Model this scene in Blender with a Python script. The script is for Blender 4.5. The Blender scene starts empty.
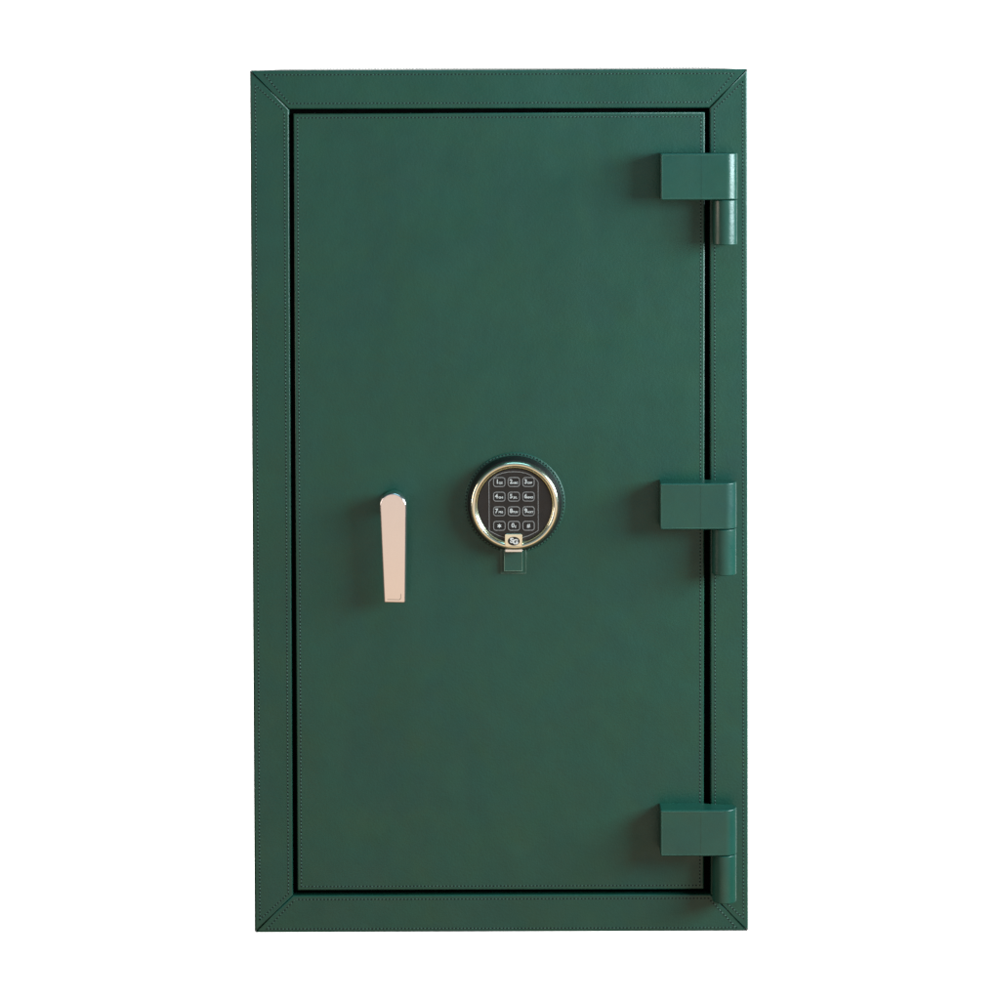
import bpy, bmesh, math, random
from mathutils import Vector, Matrix
random.seed(7)
S = bpy.context.scene
COL = S.collection
MM = 0.001

# ------------------------------------------------------------------ camera
D = 2.7                      # distance of the lens from the front of the safe
CAM_Z = 0.445                # lens height above the picture centre
PITCH = math.radians(1.5)
cam_d = bpy.data.cameras.new('camera')
cam = bpy.data.objects.new('camera', cam_d)
COL.objects.link(cam)
S.camera = cam
cam.location = (0, -D, CAM_Z)
cam.rotation_euler = (math.radians(90) - PITCH, 0, 0)
cam_d.sensor_fit = 'HORIZONTAL'
cam_d.sensor_width = 36
cam_d.lens = 36 * 2.710
cam_d.shift_y = -0.3736
cam_d.clip_end = 100
cam_d.clip_start = 0.05

# ------------------------------------------------------------------ world: unseen surround shaped for the light on the safe
W = bpy.data.worlds.new('World'); S.world = W; W.use_nodes = True
nt = W.node_tree; nt.nodes.clear()
out = nt.nodes.new('ShaderNodeOutputWorld')
bg = nt.nodes.new('ShaderNodeBackground')
tc = nt.nodes.new('ShaderNodeTexCoord')
sep = nt.nodes.new('ShaderNodeSeparateXYZ')
nt.links.new(tc.outputs['Generated'], sep.inputs[0])
# y: -1 is the room in front of the safe (warm, dim), +1 plain white behind it
ry = nt.nodes.new('ShaderNodeValToRGB')
mr = nt.nodes.new('ShaderNodeMapRange'); mr.inputs[1].default_value = -1; mr.inputs[2].default_value = 1
nt.links.new(sep.outputs['Y'], mr.inputs[0])
nt.links.new(mr.outputs[0], ry.inputs[0])
# height: unseen surround shaped for its reflections, warm and bright low, cooler above
rz = nt.nodes.new('ShaderNodeValToRGB')
mz = nt.nodes.new('ShaderNodeMapRange'); mz.inputs[1].default_value = -1; mz.inputs[2].default_value = 1
nt.links.new(sep.outputs['Z'], mz.inputs[0]); nt.links.new(mz.outputs[0], rz.inputs[0])
def ramp(r, stops):
    e = r.color_ramp.elements
    while len(e) > 1: e.remove(e[-1])
    e[0].position = stops[0][0]; e[0].color = stops[0][1] + (1,)
    for p, c in stops[1:]:
        n = e.new(p); n.color = c + (1,)
ramp(rz, [(0.20, (0.60, 0.44, 0.30)), (0.36, (1.08, 0.76, 0.47)), (0.41, (0.92, 0.78, 0.67)), (0.455, (0.60, 0.56, 0.54)), (0.50, (0.26, 0.32, 0.34)), (0.62, (0.30, 0.37, 0.41)), (1.0, (0.16, 0.19, 0.21))])
# side: full in front, falling off to the sides; plain white behind
ramp(ry, [(0.0, (1, 1, 1)), (0.10, (0.75, 0.75, 0.75)), (0.28, (0.12, 0.12, 0.12)), (0.66, (0.2, 0.2, 0.2))])
mul = nt.nodes.new('ShaderNodeMix'); mul.data_type = 'RGBA'; mul.blend_type = 'MULTIPLY'; mul.inputs[0].default_value = 1
nt.links.new(rz.outputs[0], mul.inputs[6]); nt.links.new(ry.outputs[0], mul.inputs[7])
wf = nt.nodes.new('ShaderNodeMapRange'); wf.interpolation_type = 'SMOOTHSTEP'
wf.inputs[1].default_value = 0.62; wf.inputs[2].default_value = 0.76
nt.links.new(sep.outputs['Y'], wf.inputs[0])
wm = nt.nodes.new('ShaderNodeMix'); wm.data_type = 'RGBA'
nt.links.new(wf.outputs[0], wm.inputs[0]); nt.links.new(mul.outputs[2], wm.inputs[6]); wm.inputs[7].default_value = (1, 1, 1, 1)
nt.links.new(wm.outputs[2], bg.inputs[0])
bg.inputs[1].default_value = 1.0
nt.links.new(bg.outputs[0], out.inputs[0])

# ------------------------------------------------------------------ lamps
def area(name, loc, target, sx, sy, watts, color):
    l = bpy.data.lights.new(name, 'AREA'); l.shape = 'RECTANGLE'
    l.size = sx; l.size_y = sy; l.energy = watts; l.color = color
    o = bpy.data.objects.new(name, l); COL.objects.link(o)
    o.location = loc
    d = Vector(target) - Vector(loc)
    o.rotation_euler = d.to_track_quat('-Z', 'Y').to_euler()
    return o
area('window_light', (1.72, -0.80, 0.54), (0.1, -0.40, 0.0), 1.4, 0.75, 86, (0.76, 0.96, 1.0))
area('top_fill', (0.15, -0.60, 1.20), (0.1, 0, 0.2), 0.8, 0.5, 3.2, (0.36, 0.85, 1.0))  # added cool fill from above, thins the shadow by the top hinge
area('room_light', (-1.6, -0.42, 0.22), (0.1, -0.05, 0.1), 0.7, 0.8, 7.0, (1.0, 0.80, 0.66))
for sx in (-1, 1):
    area('backdrop_light', (sx * 1.75, 0.9, 0.0), (sx * 1.45, 3.2, 0), 1.3, 3.4, 150, (1, 1, 1))  # unseen lamps added to burn the backdrop out to white

S.view_settings.view_transform = 'Standard'
S.view_settings.look = 'None'
S.view_settings.gamma = 1
S.view_settings.exposure = 0
S.render.engine = 'CYCLES'

# ------------------------------------------------------------------ materials
def new_mat(name):
    m = bpy.data.materials.new(name); m.use_nodes = True
    b = m.node_tree.nodes['Principled BSDF']
    return m, m.node_tree, b

def mix_rgb(t, a, b, fac):
    n = t.nodes.new('ShaderNodeMix'); n.data_type = 'RGBA'
    for i, v in ((6, a), (7, b)):
        if isinstance(v, tuple): n.inputs[i].default_value = v
        else: t.links.new(v, n.inputs[i])
    if isinstance(fac, float): n.inputs[0].default_value = fac
    else: t.links.new(fac, n.inputs[0])
    return n.outputs[2]

def noise(t, co, scale, detail, rough=0.55, lo=0.3, hi=0.7, dist=0.0):
    n = t.nodes.new('ShaderNodeTexNoise')
    n.inputs['Scale'].default_value = scale; n.inputs['Detail'].default_value = detail
    n.inputs['Roughness'].default_value = rough; n.inputs['Distortion'].default_value = dist
    t.links.new(co, n.inputs['Vector'])
    m = t.nodes.new('ShaderNodeMapRange')
    m.inputs[1].default_value = lo; m.inputs[2].default_value = hi
    t.links.new(n.outputs[0], m.inputs[0])
    return m.outputs[0]

def leather(name, base, teal, olive, rough, grain):
    m, t, b = new_mat(name)
    co = t.nodes.new('ShaderNodeTexCoord').outputs['Object']
    c = mix_rgb(t, base, teal, noise(t, co, 7, 4, 0.6, 0.35, 0.7))
    c = mix_rgb(t, c, olive, noise(t, co, 16, 5, 0.65, 0.45, 0.8, 0.6))
    dark = t.nodes.new('ShaderNodeMix'); dark.data_type = 'RGBA'; dark.blend_type = 'MULTIPLY'
    t.links.new(noise(t, co, 55, 5, 0.7, 0.3, 0.9), dark.inputs[0])
    t.links.new(c, dark.inputs[6]); dark.inputs[7].default_value = (0.82, 0.86, 0.86, 1)
    dk2 = t.nodes.new('ShaderNodeMix'); dk2.data_type = 'RGBA'; dk2.blend_type = 'MULTIPLY'
    t.links.new(noise(t, co, 13, 6, 0.62, 0.4, 0.75, 0.8), dk2.inputs[0])
    t.links.new(dark.outputs[2], dk2.inputs[6]); dk2.inputs[7].default_value = (0.89, 0.89, 0.92, 1)
    t.links.new(dk2.outputs[2], b.inputs['Base Color'])
    r = t.nodes.new('ShaderNodeMapRange')
    r.inputs[3].default_value = rough - 0.05; r.inputs[4].default_value = rough + 0.07
    t.links.new(noise(t, co, 30, 4), r.inputs[0])
    t.links.new(r.outputs[0], b.inputs['Roughness'])
    b.inputs['IOR'].default_value = 1.56
    # pebbled grain plus broad soft unevenness of hide glued on steel
    v = t.nodes.new('ShaderNodeTexVoronoi'); v.feature = 'SMOOTH_F1'
    v.inputs['Scale'].default_value = 520
    t.links.new(co, v.inputs['Vector'])
    b1 = t.nodes.new('ShaderNodeBump'); b1.inputs['Strength'].default_value = grain
    b1.inputs['Distance'].default_value = 0.0004; b1.invert = True
    t.links.new(v.outputs['Distance'], b1.inputs['Height'])
    b2 = t.nodes.new('ShaderNodeBump'); b2.inputs['Strength'].default_value = 0.26
    b2.inputs['Distance'].default_value = 0.0012
    t.links.new(noise(t, co, 60, 5, 0.6, 0.0, 1.0), b2.inputs['Height'])
    t.links.new(b1.outputs[0], b2.inputs['Normal'])
    b3 = t.nodes.new('ShaderNodeBump'); b3.inputs['Strength'].default_value = 0.75
    b3.inputs['Distance'].default_value = 0.004
    t.links.new(noise(t, co, 9, 2, 0.5, 0.0, 1.0), b3.inputs['Height'])
    t.links.new(b2.outputs[0], b3.inputs['Normal'])
    t.links.new(b3.outputs[0], b.inputs['Normal'])
    return m

M_LEATHER = leather('green_leather', (0.0060, 0.068, 0.044, 1), (0.0045, 0.065, 0.048, 1), (0.0090, 0.070, 0.038, 1), 0.40, 0.26)
M_LEATHER_SMOOTH = leather('hinge_leather', (0.010, 0.078, 0.054, 1), (0.008, 0.072, 0.058, 1), (0.014, 0.078, 0.050, 1), 0.30, 0.12)

def simple(name, col, rough, metal=0.0, bump=0.0, scale=400, coat=0.0, var=0.0):
    m, t, b = new_mat(name)
    co = t.nodes.new('ShaderNodeTexCoord').outputs['Object']
    b.inputs['Metallic'].default_value = metal
    b.inputs['Coat Weight'].default_value = coat
    d = tuple(x * (1 - var) for x in col[:3]) + (1,)
    t.links.new(mix_rgb(t, col, d, noise(t, co, 60, 4)), b.inputs['Base Color'])
    r = t.nodes.new('ShaderNodeMapRange')
    r.inputs[3].default_value = rough * 0.85; r.inputs[4].default_value = rough * 1.15
    t.links.new(noise(t, co, 150, 3), r.inputs[0]); t.links.new(r.outputs[0], b.inputs['Roughness'])
    if bump:
        bb = t.nodes.new('ShaderNodeBump'); bb.inputs['Strength'].default_value = bump
        bb.inputs['Distance'].default_value = 0.0003
        t.links.new(noise(t, co, scale, 3, 0.5, 0, 1), bb.inputs['Height'])
        t.links.new(bb.outputs[0], b.inputs['Normal'])
    return m

M_THREAD = simple('green_thread', (0.070, 0.155, 0.130, 1), 0.25, var=0.2, coat=0.3)
M_HOLE = simple('needle_hole', (0.002, 0.010, 0.009, 1), 0.9)
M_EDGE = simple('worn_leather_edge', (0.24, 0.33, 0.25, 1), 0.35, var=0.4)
M_SEAM = simple('seam_edge_dye', (0.004, 0.018, 0.015, 1), 0.7)
M_GAP = simple('black_gap_lining', (0.0015, 0.0015, 0.0015, 1), 0.95)
M_GAP.node_tree.nodes['Principled BSDF'].inputs['Specular IOR Level'].default_value = 0.1
M_GOLD = simple('pale_gold_plating', (0.94, 0.93, 0.74, 1), 0.16, 1.0, 0.05, 200, var=0.05)
M_ROSE = simple('rose_gold_plating', (0.92, 0.87, 0.89, 1), 0.24, 1.0, 0.02, 90, var=0.015)
M_BLACK = simple('black_plastic', (0.012, 0.011, 0.011, 1), 0.38, 0, 0.3, 500, var=0.3)
M_FACE = simple('keypad_membrane', (0.019, 0.013, 0.012, 1), 0.45, 0, 0.5, 700, var=0.35)
M_KEY = simple('key_membrane', (0.012, 0.010, 0.011, 1), 0.4, 0, 0.3, 500, var=0.3)
M_LINE = simple('grey_print', (0.30, 0.27, 0.27, 1), 0.45, var=0.25)
M_WHITE = simple('white_print', (0.70, 0.66, 0.66, 1), 0.5, var=0.15)
M_SILVER = simple('silver_emblem', (0.85, 0.82, 0.82, 1), 0.35, 0.3, var=0.1)
b_ = M_ROSE.node_tree.nodes['Principled BSDF']            # polished: even, with a trace of wear only
for l_ in list(M_ROSE.node_tree.links):
    if l_.to_socket in (b_.inputs['Roughness'], b_.inputs['Normal']): M_ROSE.node_tree.links.remove(l_)
b_.inputs['Roughness'].default_value = 0.2
M_EDGE_GLINT = simple('hinge_edge_highlight', (0.055, 0.17, 0.13, 1), 0.3, var=0.35)
M_STEEL = simple('polished_lip', (0.95, 0.92, 0.88, 1), 0.22, 0.8, var=0.05)
M_WALL = simple('white_studio_paper', (0.88, 0.88, 0.88, 1), 0.9, var=0.02)

# ------------------------------------------------------------------ mesh helper
BW = 3 * MM                                  # bevel weight 1.0 = this radius
class MB:
    """Collects shapes into ONE mesh; bevel radii ride on edge weights."""
    def __init__(s):
        s.bm = bmesh.new(); s.w = s.bm.edges.layers.float.new('bevel_weight_edge'); s.mats = []
    def mi(s, m):
        if m not in s.mats: s.mats.append(m)
        return s.mats.index(m)
    def prism(s, poly, y0, y1, mat, front=0.0, back=0.0, vert=0.0, rf=None, M=None):
        """polygon in x,z (any winding) from y0 (front) to y1; radii of front / back / upright edges; rf: one per front edge"""
        a = sum(poly[i][0] * poly[(i + 1) % len(poly)][1] - poly[(i + 1) % len(poly)][0] * poly[i][1] for i in range(len(poly)))
        if a < 0:
            poly = poly[::-1]
            if rf: rf = rf[::-1]; rf = rf[1:] + rf[:1]
        bm = s.bm; n = len(poly); k = s.mi(mat)
        F = [bm.verts.new((x, y0, z)) for x, z in poly]; B = [bm.verts.new((x, y1, z)) for x, z in poly]
        fs = [bm.faces.new(F), bm.faces.new(B[::-1])]
        for i in range(n):
            j = (i + 1) % n
            fs.append(bm.faces.new((F[j], F[i], B[i], B[j])))
        for f in fs: f.material_index = k
        for i in range(n):
            j = (i + 1) % n
            bm.edges.get((F[i], F[j]))[s.w] = (rf[i] if rf else front) / BW
            bm.edges.get((B[i], B[j]))[s.w] = back / BW
            v = vert[i] if isinstance(vert, (list, tuple)) else vert
            bm.edges.get((F[i], B[i]))[s.w] = v / BW
        if M is not None: bmesh.ops.transform(bm, matrix=M, verts=F + B)
        return F, B
    def zprism(s, poly, z0, z1, mat, ends=0.0):
        """polygon in x,y from z0 up to z1"""
        a = sum(poly[i][0] * poly[(i + 1) % len(poly)][1] - poly[(i + 1) % len(poly)][0] * poly[i][1] for i in range(len(poly)))
        if a < 0: poly = poly[::-1]
        bm = s.bm; n = len(poly); k = s.mi(mat)
        L = [bm.verts.new((x, y, z0)) for x, y in poly]; H = [bm.verts.new((x, y, z1)) for x, y in poly]
        fs = [bm.faces.new(L[::-1]), bm.faces.new(H)]
        for i in range(n):
            j = (i + 1) % n
            fs.append(bm.faces.new((L[i], L[j], H[j], H[i])))
        for f in fs: f.material_index = k
        for i in range(n):
            j = (i + 1) % n
            bm.edges.get((L[i], L[j]))[s.w] = ends / BW
            bm.edges.get((H[i], H[j]))[s.w] = ends / BW
        return L, H
    def lathe(s, cx, cz, prof, mat, seg=96, closed=False, mats=None):
        """profile of (radius, y) turned about the y axis"""
        bm = s.bm; k = s.mi(mat); rings = []
        for r, y in prof:
            if r < 1e-7: rings.append([bm.verts.new((cx, y, cz))])
            else: rings.append([bm.verts.new((cx + r * math.cos(2 * math.pi * i / seg), y, cz + r * math.sin(2 * math.pi * i / seg))) for i in range(seg)])
        pairs = list(zip(rings, rings[1:]))
        if closed: pairs.append((rings[-1], rings[0]))
        for q, (A, B) in enumerate(pairs):
            kk = s.mi(mats[q]) if mats else k
            for i in range(seg):
                j = (i + 1) % seg
                if len(A) == 1 and len(B) == 1: continue
                if len(A) == 1: f = bm.faces.new((A[0], B[i], B[j]))
                elif len(B) == 1: f = bm.faces.new((A[i], B[0], A[j]))
                else: f = bm.faces.new((A[i], B[i], B[j], A[j]))
                f.material_index = kk
    def stitches(s, p, q, y, nrm=(0, -1, 0), pitch=3.65 * MM, hole=True):
        """one row of thread stitches sunk in needle holes from p to q (x,z points, or 3-D points when y is None)"""
        P = Vector((p[0], y, p[1])) if y is not None else Vector(p)
        Q = Vector((q[0], y, q[1])) if y is not None else Vector(q)
        L = (Q - P).length; n = max(1, round(L / pitch)); d = (Q - P) / n; u = d.normalized()
        N = Vector(nrm); v = N.cross(u)
        kt, kh = s.mi(M_THREAD), s.mi(M_HOLE); bm = s.bm
        for i in range(n):
            c = P + d * (i + 0.5)
            j = random.uniform(-0.12, 0.12)
            c = c + v * random.uniform(-.13, .13) * MM + u * random.uniform(-.15, .15) * MM
            tilt = 0.22 + j
            ut = (u * math.cos(tilt) + v * math.sin(tilt)); vt = N.cross(ut)
            hl, hw, hh = 1.0 * MM * random.uniform(.92, 1.06), 0.46 * MM, 0.42 * MM
            c2 = c + N * 0.02 * MM
            rings = []
            for t_, sc in ((-1, 0.35), (-0.55, 0.9), (0.55, 0.9), (1, 0.35)):
                rings.append([bm.verts.new(c2 + ut * hl * t_ + vt * hw * sc * math.cos(a) + N * hh * sc * math.sin(a)) for a in (0, math.pi / 3, 2 * math.pi / 3, math.pi)])
            for A, B in zip(rings, rings[1:]):
                for k in range(3):
                    f = bm.faces.new((A[k], B[k], B[k + 1], A[k + 1])); f.material_index = kt
            for R in (rings[0], rings[-1][::-1]):
                f = bm.faces.new(R); f.material_index = kt
            if hole:
                h = P + d * i + u * random.uniform(-.12, .12) * MM + v * random.uniform(-.1, .1) * MM + N * 0.07 * MM
                f = bm.faces.new([bm.verts.new(h + u * 1.0 * MM * math.cos(a) + v * 0.80 * MM * math.sin(a)) for a in [math.pi * k / 3 for k in range(6)]])
                f.material_index = kh
                if f.calc_center_median() is not None:
                    f.normal_update()
                    if f.normal.dot(N) < 0: f.normal_flip()
    def text(s, body, cx, cz, y, size, mat, extrude=0.12 * MM, bold=0.0, ax='CENTER', sx=1.0):
        c = bpy.data.curves.new('legend', 'FONT'); c.body = body; c.size = size
        c.align_x = ax; c.align_y = 'CENTER'; c.extrude = extrude; c.offset = bold; c.resolution_u = 3
        o = bpy.data.objects.new('legend', c); COL.objects.link(o)
        bpy.context.view_layer.update()
        me = bpy.data.meshes.new_from_object(o.evaluated_get(bpy.context.evaluated_depsgraph_get()))
        bpy.data.objects.remove(o); bpy.data.curves.remove(c)
        me.transform(Matrix.Translation((cx, y, cz)) @ Matrix.Rotation(math.radians(90), 4, 'X') @ Matrix.Diagonal((sx, 1, 1, 1)))
        nf = len(s.bm.faces); k = s.mi(mat)
        s.bm.from_mesh(me); bpy.data.meshes.remove(me)
        s.bm.faces.ensure_lookup_table()
        for f in s.bm.faces[nf:]: f.material_index = k
    def build(s, name, parent=None, label=None, fix=True):
        bm = s.bm
        if fix:
            pass
        bm.normal_update()
        for f in bm.faces: f.smooth = True
        for e_ in bm.edges:
            if e_[s.w] <= 0 and len(e_.link_faces) == 2 and e_.calc_face_angle(0) > math.radians(38): e_.smooth = False
        me = bpy.data.meshes.new(name); has_w = any(e_[s.w] > 0 for e_ in bm.edges)
        bm.to_mesh(me); bm.free()
        for m in s.mats: me.materials.append(m)
        o = bpy.data.objects.new(name, me); COL.objects.link(o)
        if parent: o.parent = parent
        if label: o['label'] = label
        if has_w:
            b = o.modifiers.new('bevel', 'BEVEL'); b.limit_method = 'WEIGHT'; b.width = BW; b.segments = 4
            b.use_clamp_overlap = False; b.loop_slide = True
            wn = o.modifiers.new('wn', 'WEIGHTED_NORMAL'); wn.keep_sharp = True
        return o

def arc(cx, cy, r, a0, a1, n):
    return [(cx + r * math.cos(math.radians(a0 + (a1 - a0) * i / n)), cy + r * math.sin(math.radians(a0 + (a1 - a0) * i / n))) for i in range(n + 1)]

def rrect(cx, cz, w, h, r, n=5):
    p = []
    for sx, sz, a in ((1, 1, 0), (-1, 1, 90), (-1, -1, 180), (1, -1, 270)):
        p += arc(cx + sx * (w / 2 - r), cz + sz * (h / 2 - r), r, a, a + 90, n)
    return p

def outline(mb, poly, y, t, mat, th=0.12 * MM):
    """closed line of width t just above y"""
    n = len(poly); A, Bp = [], []
    cx = sum(p[0] for p in poly) / n; cz = sum(p[1] for p in poly) / n
    for i in range(n):
        p0, p1, p2 = Vector(poly[i - 1]), Vector(poly[i]), Vector(poly[(i + 1) % n])
        d = ((p1 - p0).normalized() + (p2 - p1).normalized()); d.normalize()
        nn = Vector((-d[1], d[0]))
        A.append(p1 + nn * t / 2); Bp.append(p1 - nn * t / 2)
    k = mb.mi(mat); bm = mb.bm
    va = [bm.verts.new((p[0], y - th, p[1])) for p in A]; vb = [bm.verts.new((p[0], y - th, p[1])) for p in Bp]
    vc = [bm.verts.new((p[0], y, p[1])) for p in A]; vd = [bm.verts.new((p[0], y, p[1])) for p in Bp]
    for i in range(n):
        j = (i + 1) % n
        for q in ((va[i], vb[i], vb[j], va[j]), (vc[i], va[i], va[j], vc[j]), (vb[i], vd[i], vd[j], vb[j])):
            bm.faces.new(q).material_index = k
    return

# ------------------------------------------------------------------ the setting
mb = MB()
mb.prism([(-2.9, -3), (2.9, -3), (2.9, 3), (-2.9, 3)], 3.2, 3.22, M_WALL)
o = mb.build('backdrop'); o['kind'] = 'structure'
o['label'] = 'plain pure white studio backdrop behind the green safe'

# ------------------------------------------------------------------ the safe
safe = bpy.data.objects.new('safe', None); COL.objects.link(safe)
ZB = -0.4352
safe.location = (0.0014, 0.2, ZB); safe.rotation_euler = (0, -0.0032, 0)   # stands a hair out of level
safe['label'] = 'tall dark green leather covered safe with gold handle and round keypad'
safe['category'] = 'safe'
INV = Matrix.Translation((0, -0.2, -ZB))
def part(mb, name, parent=None, label=None):
    o = mb.build(name, None, label)
    if parent is None:
        o.parent = safe; o.matrix_parent_inverse = INV
    else:
        o.parent = parent          # parent sits at the same origin, so the child keeps its place
    return o

XL, XR, ZT = -0.2479, 0.2479, 0.4309            # outer faces
IL, IR, IT, IB = -0.2092, 0.2103, 0.3922, -0.3977   # opening
DEPTH = 0.42

# body: steel box wrapped in leather, hollow at the front behind the door gap
mb = MB()
t = 0.6 * MM
fr = 11 * MM
# four walls of the carcass
for (x0, x1, z0, z1) in ((XL + t, IL - 2 * MM, ZB + t, ZT - t), (IR + 2 * MM, XR - t, ZB + t, ZT - t)):
    mb.prism([(x0, z0), (x1, z0), (x1, z1), (x0, z1)], fr, DEPTH - 0.02, M_LEATHER, front=0, back=0, vert=0)
for (z0, z1) in ((ZB + t, IB - 2 * MM), (IT + 2 * MM, ZT - t)):
    mb.prism([(IL - 1.99 * MM, z0), (IR + 1.99 * MM, z0), (IR + 1.99 * MM, z1), (IL - 1.99 * MM, z1)], fr, DEPTH - 0.02, M_LEATHER)
# rear panel
mb.prism([(XL + t, ZB + t), (XR - t, ZB + t), (XR - t, ZT - t), (XL + t, ZT - t)], DEPTH - 0.02, DEPTH, M_LEATHER, back=2.5 * MM)
# rows of stitching along the top and side edges just behind the front
mb.stitches((XL + 6 * MM, 16 * MM, ZT - t), (XR - 6 * MM, 16 * MM, ZT - t), None, (0, 0, 1))
mb.stitches((XL + 6 * MM, DEPTH - 12 * MM, ZT - t), (XR - 6 * MM, DEPTH - 12 * MM, ZT - t), None, (0, 0, 1))
mb.stitches((XL + t, 16 * MM, ZB + 8 * MM), (XL + t, 16 * MM, ZT - 8 * MM), None, (-1, 0, 0))
mb.stitches((XR - t, 16 * MM, ZB + 8 * MM), (XR - t, 16 * MM, ZT - 8 * MM), None, (1, 0, 0))
body = part(mb, 'body')

# black strips inside the opening, behind the door gap
mb = MB()
for (x0, x1, z0, z1) in ((IL - 1.9 * MM, IL + 12 * MM, IB, IT), (IR - 12 * MM, IR + 1.9 * MM, IB, IT)):
    mb.prism([(x0, z0), (x1, z0), (x1, z1), (x0, z1)], 14 * MM, 22 * MM, M_GAP)
for (z0, z1) in ((IB - 1.9 * MM, IB + 12 * MM), (IT - 12 * MM, IT + 1.9 * MM)):
    mb.prism([(IL + 12.02 * MM, z0), (IR - 12.02 * MM, z0), (IR - 12.02 * MM, z1), (IL + 12.02 * MM, z1)], 14 * MM, 22 * MM, M_GAP)
part(mb, 'gap_strips')

# four mitred leather strips of the front frame
OUT_R, IN_R, MIT_R = 2.4 * MM, 1.6 * MM, 1.3 * MM
g = 0.45 * MM
oc = {'TL': (XL, ZT), 'TR': (XR, ZT), 'BR': (XR, ZB), 'BL': (XL, ZB)}
ic = {'TL': (IL, IT), 'TR': (IR, IT), 'BR': (IR, IB), 'BL': (IL, IB)}
def strip(c1, c2, inward, oo, ii, ss, ee):
    """strip between corners c1 and c2; oo / ii: distance of the stitch rows from the outer / inner edge"""
    along = (Vector(oc[c2]) - Vector(oc[c1])).normalized()
    inn = Vector(inward)
    o1, o2, i1, i2 = Vector(oc[c1]), Vector(oc[c2]), Vector(ic[c1]), Vector(ic[c2])
    m1 = (i1 - o1).normalized(); m2 = (i2 - o2).normalized()
    pts = [o1 + along * g, o2 - along * g, i2 - along * g, i1 + along * g]
    mb = MB()
    mb.prism([tuple(p) for p in pts], 0.0, fr - 0.1 * MM, M_LEATHER, rf=[OUT_R, MIT_R, IN_R, MIT_R])
    mb.prism([tuple(p) for p in (o1 + inn * 3 * MM + along * 3.2 * MM, o2 + inn * 3 * MM - along * 3.2 * MM, o2 + inn * 6 * MM - along * 5 * MM, o1 + inn * 6 * MM + along * 5 * MM)], 1.0 * MM, 2.0 * MM, M_SEAM)
    # stitch rows follow the strip's own outline, inset
    def line_at(off_from_outer, end):
        m, o_ = (m1, o1) if end == 1 else (m2, o2)
        t_ = off_from_outer / m.dot(inn)
        return o_ + m * t_
    w = (i1 - o1).dot(inn)
    mo = 6.3 * MM                     # mitre rows sit this far (along the strip) from the seam
    a1 = line_at(oo, 1) + along * (mo + ss); a2 = line_at(oo, 2) - along * (mo + ee)
    b1 = line_at(w - ii, 1) + along * mo; b2 = line_at(w - ii, 2) - along * mo
    y = 0.0
    mb.stitches(a1, a2, y); mb.stitches(b1, b2, y)
    mb.stitches(a1, b1, y); mb.stitches(a2, b2, y)
    return mb
part(strip('TL', 'TR', (0, -1), 4.6 * MM, 5.6 * MM, 4 * MM, 3 * MM), 'frame_panel')
part(strip('TR', 'BR', (-1, 0), 4.8 * MM, 4.6 * MM, 2 * MM, 2 * MM), 'frame_panel')
part(strip('BR', 'BL', (0, 1), 3.8 * MM, 4.0 * MM, 2 * MM, 2 * MM), 'frame_panel')
part(strip('BL', 'TL', (1, 0), 5.4 * MM, 4.6 * MM, 2 * MM, 3 * MM), 'frame_panel')

# ------------------------------------------------------------------ door
DY = -1.5 * MM
DL, DR, DT, DB = -0.2044, 0.2053, 0.3877, -0.3920
mb = MB()
DRB = DR - 2.1 * MM                                 # hangs a touch out of true at the hinge side
mb.prism([(DL, DB), (DRB, DB), (DR, DT), (DL, DT)], DY, 60 * MM, M_LEATHER, rf=[1.5 * MM] * 4)
s0 = 3.9 * MM
cs = [(DL + s0, DB + s0), (DRB - s0, DB + s0), (DR - s0, DT - s0 - .4 * MM), (DL + s0, DT - s0 - .4 * MM)]
for i in range(4): mb.stitches(cs[i], cs[(i + 1) % 4], DY)
door = part(mb, 'door')

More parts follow.
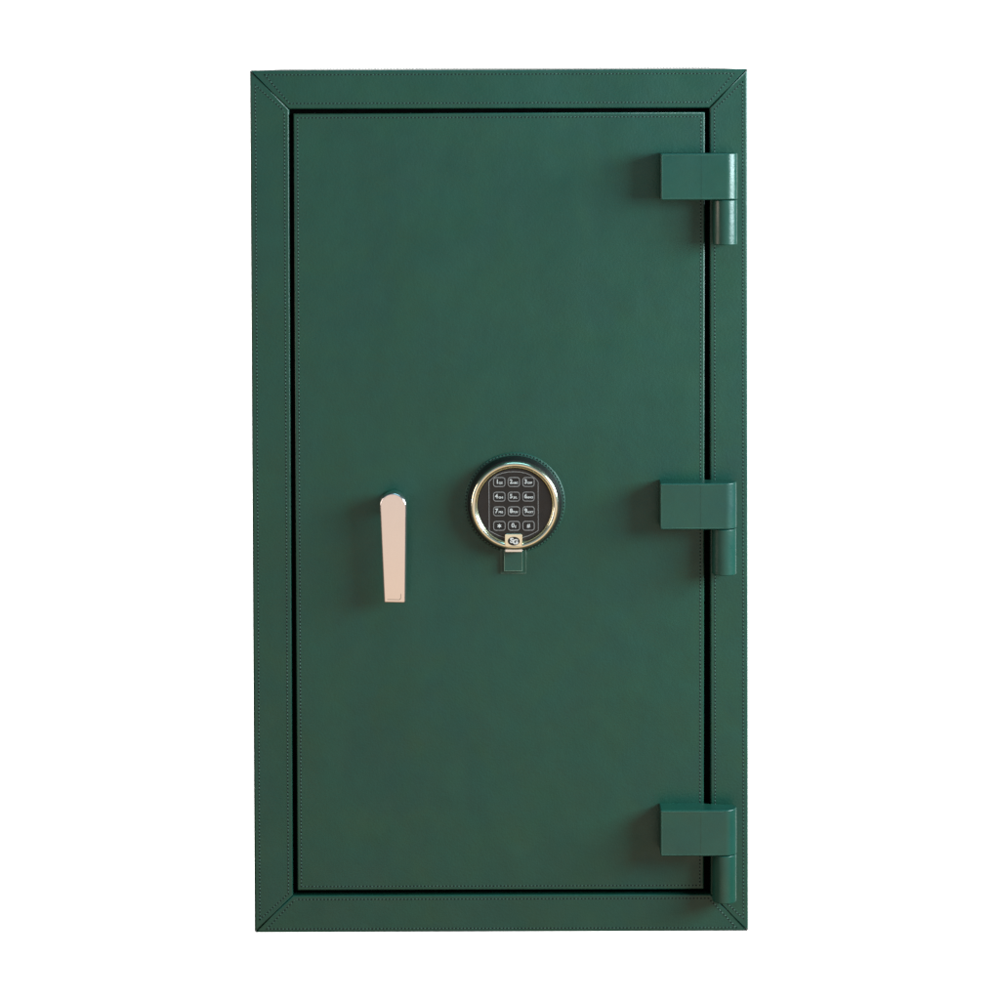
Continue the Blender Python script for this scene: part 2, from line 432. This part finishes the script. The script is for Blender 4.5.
# ------------------------------------------------------------------ hinges
HF = -29 * MM
def hinge_profile():
    ax, ay, r = 0.2232, -16.6 * MM, 12.1 * MM
    p = [(0.1590, DY), (0.1590, HF), (0.1990, HF), (0.1992, HF - 0.25 * MM), (ax, ay - r - 0.25 * MM)]
    p += [(ax + (r + .25 * MM) * math.cos(math.radians(a)), ay + (r + .25 * MM) * math.sin(math.radians(a))) for a in range(-84, 60, 6)]
    p += [(ax, ay + 9 * MM), (0.205, -4 * MM), (0.2040, DY)]
    return p
def hinge(zc_top, dx, kl):
    z1 = zc_top; z0 = z1 - 46.0 * MM
    mb = MB()
    L, H = mb.zprism(hinge_profile(), z0, z1, M_LEATHER_SMOOTH, ends=1.2 * MM)
    for k in (1,):                                   # the upright front-left corner
        e_ = mb.bm.edges.get((L[k], H[k])) or mb.bm.edges.get((L[-1 - k], H[-1 - k]))
    for a, b in zip(L, H):
        if abs(a.co.x - 0.159) < 1e-6 and abs(a.co.y - HF) < 1e-6: mb.bm.edges.get((a, b))[mb.w] = 0.9 * MM / BW
    # lighter raised strips: edge highlight painted along the front of the plate
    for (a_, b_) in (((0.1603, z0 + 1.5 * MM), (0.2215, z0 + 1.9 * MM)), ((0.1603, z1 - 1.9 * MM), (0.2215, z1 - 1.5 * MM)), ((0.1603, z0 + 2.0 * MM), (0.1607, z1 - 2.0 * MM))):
        mb.prism([a_, (b_[0], a_[1]), b_, (a_[0], b_[1])], HF - 0.38 * MM if b_[0] > .2 else HF - 0.12 * MM, HF + 0.1 * MM, M_EDGE_GLINT)
    bmesh.ops.translate(mb.bm, vec=(dx, 0, 0), verts=mb.bm.verts)
    plate = part(mb, 'hinge')
    mb = MB()
    kz1, kz0 = z0 - 0.5 * MM, z0 - kl
    mb.zprism(arc(0.2232, -16.6 * MM, 12.1 * MM, 0, 352.5, 47), kz0, kz1, M_LEATHER_SMOOTH, ends=0.9 * MM)
    mb.zprism([(0.2165, -9 * MM), (0.2330, -9 * MM), (0.2330, 1 * MM), (0.2165, 1 * MM)], kz0 + 1.5 * MM, kz1 - 1 * MM, M_LEATHER_SMOOTH)
    mb.zprism(arc(0.2232, -16.4 * MM, 7 * MM, 0, 345, 23), kz1 + 0.02 * MM, z0 + 1 * MM, M_GAP)
    bmesh.ops.translate(mb.bm, vec=(dx, 0, 0), verts=mb.bm.verts)
    part(mb, 'knuckle', plate)
    return plate
for z, dx, kl in ((0.3478, 0.8, 44.8), (0.0211, -0.4, 46.2), (-0.3046, -0.6, 48.2)):
    hinge(z, dx * MM, kl * MM)

# ------------------------------------------------------------------ keypad lock
KX, KZ = 0.0146, 0.0000
BX, BZ = 0.0147, -0.0020          # base disc
FY = -19 * MM                      # front of the gold ring
mb = MB()
mb.lathe(BX, BZ, [(0, DY - 1.2 * MM), (49.6 * MM, DY - 1.2 * MM), (50.4 * MM, DY - 0.7 * MM), (50.6 * MM, DY + .2 * MM)], M_LEATHER, 128)
nst = 86
for i in range(nst):
    a0, a1 = 2 * math.pi * i / nst, 2 * math.pi * (i + 1) / nst
    r = 48.9 * MM
    mb.stitches((BX + r * math.cos(a0), BZ + r * math.sin(a0)), (BX + r * math.cos(a1), BZ + r * math.sin(a1)), DY - 1.2 * MM, pitch=10)
pad = None
base = mb
mb = MB()
mb.lathe(BX, BZ, [(0, DY - 1 * MM), (47.4 * MM, DY - 1.3 * MM), (47.2 * MM, -8 * MM), (46.0 * MM, -13.5 * MM), (44.8 * MM, -16.4 * MM), (43 * MM, -17 * MM), (0, -17 * MM)], M_BLACK, 128)
lock = part(mb, 'keypad_lock', None, 'round electronic keypad lock with pale gold rim')
part(base, 'base_disc', lock)
# gold rim: half-round outer bead, step, inner bead
mb = MB()
pr = [(43.8, -16.6)]
pr += [(40.9 + 2.9 * math.cos(math.radians(a)), -18.2 - 2.6 * math.sin(math.radians(a))) for a in range(0, 181, 15)]
pr += [(37.6, -18.6), (37.2, -18.0), (36.4, -16.8)]
mb.lathe(BX, BZ, [(r * MM, y * MM) for r, y in pr], M_GOLD, 128, closed=True)
part(mb, 'rim', lock)
# dark membrane with the printed border
mb = MB()
PY = -17.6 * MM
mb.lathe(BX, BZ, [(0, PY), (36.5 * MM, PY), (36.5 * MM, -16.8 * MM)], M_FACE, 128)
def F(px, py):                      # picture-traced point on the lock's front plane -> x,z of that plane
    v = (126.4 - py) / 2710; d = D + PY; c, s = math.cos(PITCH), math.sin(PITCH)
    q = (v * d * c - d * s) / (c + v * s)
    return ((px - 500) / 2710 * (d * c - q * s), CAM_Z + q)
pl = [F(489, 482.5), F(489.2, 481.6), F(490.4, 480.3)] + [F(*q) for q in ((492.5, 478.2), (497, 475.2), (502, 473.2), (508, 472.0), (514, 471.7), (520, 472.0), (526, 473.3), (531, 475.4), (535, 478.4))] + \
     [F(537.2, 480.4), F(538, 481.8), F(538.2, 483)] + [F(538.2, 530), F(537.8, 530.9), F(536.8, 531.6), F(529, 535.6), F(519, 538.8), F(508.6, 538.8), F(498.6, 535.6), F(490.8, 531.6), F(489.7, 530.9), F(489.2, 530)]
outline(mb, pl, PY, 0.65 * MM, M_LINE, 0.08 * MM)
part(mb, 'face_plate', lock)
# twelve keys
legends = [('1', 'QZ'), ('2', 'ABC'), ('3', 'DEF'), ('4', 'GHI'), ('5', 'JKL'), ('6', 'MNO'), ('7', 'PRS'), ('8', 'TUV'), ('9', 'WXY'), ('*', ''), ('0', 'Z'), ('#', '')]
for i, (big, small) in enumerate(legends):
    cx, cz = F(499.3 + 14.6 * (i % 3) - 0.15 * (i // 3) * 0, 482.0 + 14.6 * (i // 3))
    mb = MB()
    mb.prism(rrect(cx, cz, 11.2 * MM, 8.8 * MM, 2.4 * MM), PY - 0.35 * MM, PY + 0.02 * MM, M_KEY)
    outline(mb, rrect(cx, cz, 11.4 * MM, 8.9 * MM, 2.5 * MM), PY - 0.2 * MM, 0.8 * MM, M_LINE, 0.30 * MM)
    ty = PY - 0.42 * MM
    if small:
        wb = 2.7 * MM; ws = (1.75 if len(small) > 1 else 1.9) * MM * len(small)
        x0 = cx - (wb + ws) / 2
        mb.text(big, x0 + wb * .45, cz + 0.25 * MM, ty, 6.0 * MM, M_WHITE, bold=0.16 * MM)
        mb.text(small, x0 + wb + ws / 2 + .1 * MM, cz - 0.95 * MM, ty, 2.7 * MM, M_WHITE, bold=0.10 * MM)
    elif big == '*':
        mb.prism([(cx + rr * MM * math.sin(math.pi * k / 6), cz + rr * MM * math.cos(math.pi * k / 6)) for k, rr in enumerate([2.5, 1.2] * 6)], ty - 0.1 * MM, ty + 0.1 * MM, M_WHITE)
    else:
        mb.text(big, cx, cz, ty, 5.2 * MM, M_WHITE, bold=0.12 * MM)
    part(mb, 'key', lock)
# badge with the oval emblem
bx, bz = F(513.6, 540.6)
mb = MB()
c0 = F(504.6, 546.0); c1 = F(522.4, 533.4)
mb.prism([(c0[0], c0[1]), (c1[0], c0[1]), (c1[0], c1[1]), (c0[0], c1[1])], -20.9 * MM, -16.9 * MM, M_GOLD, front=0.6 * MM, vert=[.0, .0, 2.4 * MM, 2.4 * MM])
ov = [(bx + 6.0 * MM * math.cos(a), bz + 4.3 * MM * math.sin(a)) for a in [2 * math.pi * i / 40 for i in range(40)]]
mb.prism(ov, -21.45 * MM, -21.0 * MM, M_BLACK)
mb.text('S', bx - 1.9 * MM, bz + 0.7 * MM, -21.62 * MM, 6.6 * MM, M_SILVER, bold=0.32 * MM, sx=1.15)
mb.text('G', bx + 1.6 * MM, bz - 0.7 * MM, -21.80 * MM, 6.6 * MM, M_SILVER, bold=0.32 * MM, sx=1.15)
part(mb, 'badge', lock)
# bright lip under the rim and the leather covered tab hanging below
mb = MB()
a0, a1 = F(505.0, 552.4), F(522.3, 549.3)
mb.prism([(a0[0], a0[1]), (a1[0], a0[1]), (a1[0], a1[1]), (a0[0], a1[1])], -16.5 * MM, DY - 0.5 * MM, M_STEEL, front=0.5 * MM)
part(mb, 'lip', lock)
mb = MB()
mb.prism([(0.0005, -0.0730), (0.0262, -0.0730), (0.0262, -0.046), (0.0005, -0.046)], DY - 1.4 * MM, DY + .2 * MM, M_LEATHER, front=0.5 * MM)
outline(mb, [(0.0008, -0.0460), (0.0008, -0.0727), (0.0259, -0.0727), (0.0259, -0.0460)], DY - 1.35 * MM, 0.32 * MM, M_EDGE, 0.12 * MM)
mb.prism([(0.0036, -0.0702), (0.0226, -0.0702), (0.0226, -0.0465), (0.0036, -0.0465)], DY - 5.2 * MM, DY - 1.0 * MM, M_LEATHER_SMOOTH, front=0.8 * MM, vert=0.8 * MM)
outline(mb, [(0.0042, -0.0465), (0.0042, -0.0696), (0.0220, -0.0696), (0.0220, -0.0465)], DY - 5.15 * MM, 0.5 * MM, M_EDGE, 0.14 * MM)
part(mb, 'cover_tab', lock)

# ------------------------------------------------------------------ handle
mb = MB()
HX, HZ = -0.1063, -0.0007
mb.lathe(HX - .6 * MM, HZ - 1.3 * MM, [(0, DY - 2.2 * MM), (12.4 * MM, DY - 2.2 * MM), (13.0 * MM, DY - 1.6 * MM), (13.1 * MM, DY + .2 * MM)], M_LEATHER, 64)
mb.lathe(HX, HZ + 1 * MM, [(9.0 * MM, DY - 1 * MM), (9.0 * MM, -19 * MM)], M_ROSE, 64)
rose = mb
mb = MB()
top = arc(HX + 0.8 * MM, HZ, 13.2 * MM, 4, 176, 26)
lever = top + [(-0.1150, -0.0972), (-0.0938, -0.0972)]
vt = [0] * len(lever); vt[-1] = 2.2 * MM; vt[-2] = 0.8 * MM
# orientation in prism keeps this winding (counter-clockwise)
R = Matrix.Translation((HX, -24 * MM, HZ)) @ Matrix.Rotation(math.radians(-6), 4, 'Z') @ Matrix.Rotation(math.radians(0.8), 4, 'X') @ Matrix.Translation((-HX, 24 * MM, -HZ))
mb.prism(lever, -29 * MM, -18 * MM, M_ROSE, rf=[1.6 * MM] * len(lever), back=1.0 * MM, vert=vt, M=R)
gp = [(-0.1115, -0.0938), (-0.1000, -0.0938)] + arc(-0.1000, -0.0918, 2.0 * MM, -80, 0, 5) + [(-0.0979, -0.0880)]
gq = [(x - 0.35 * MM, z + 0.35 * MM) for x, z in gp][::-1]
mb.prism(gp + gq, -29.06 * MM, -28.5 * MM, M_SEAM, M=R)
handle = part(mb, 'handle', None, 'pale rose gold lever handle hanging straight down')
part(rose, 'base_disc', handle)
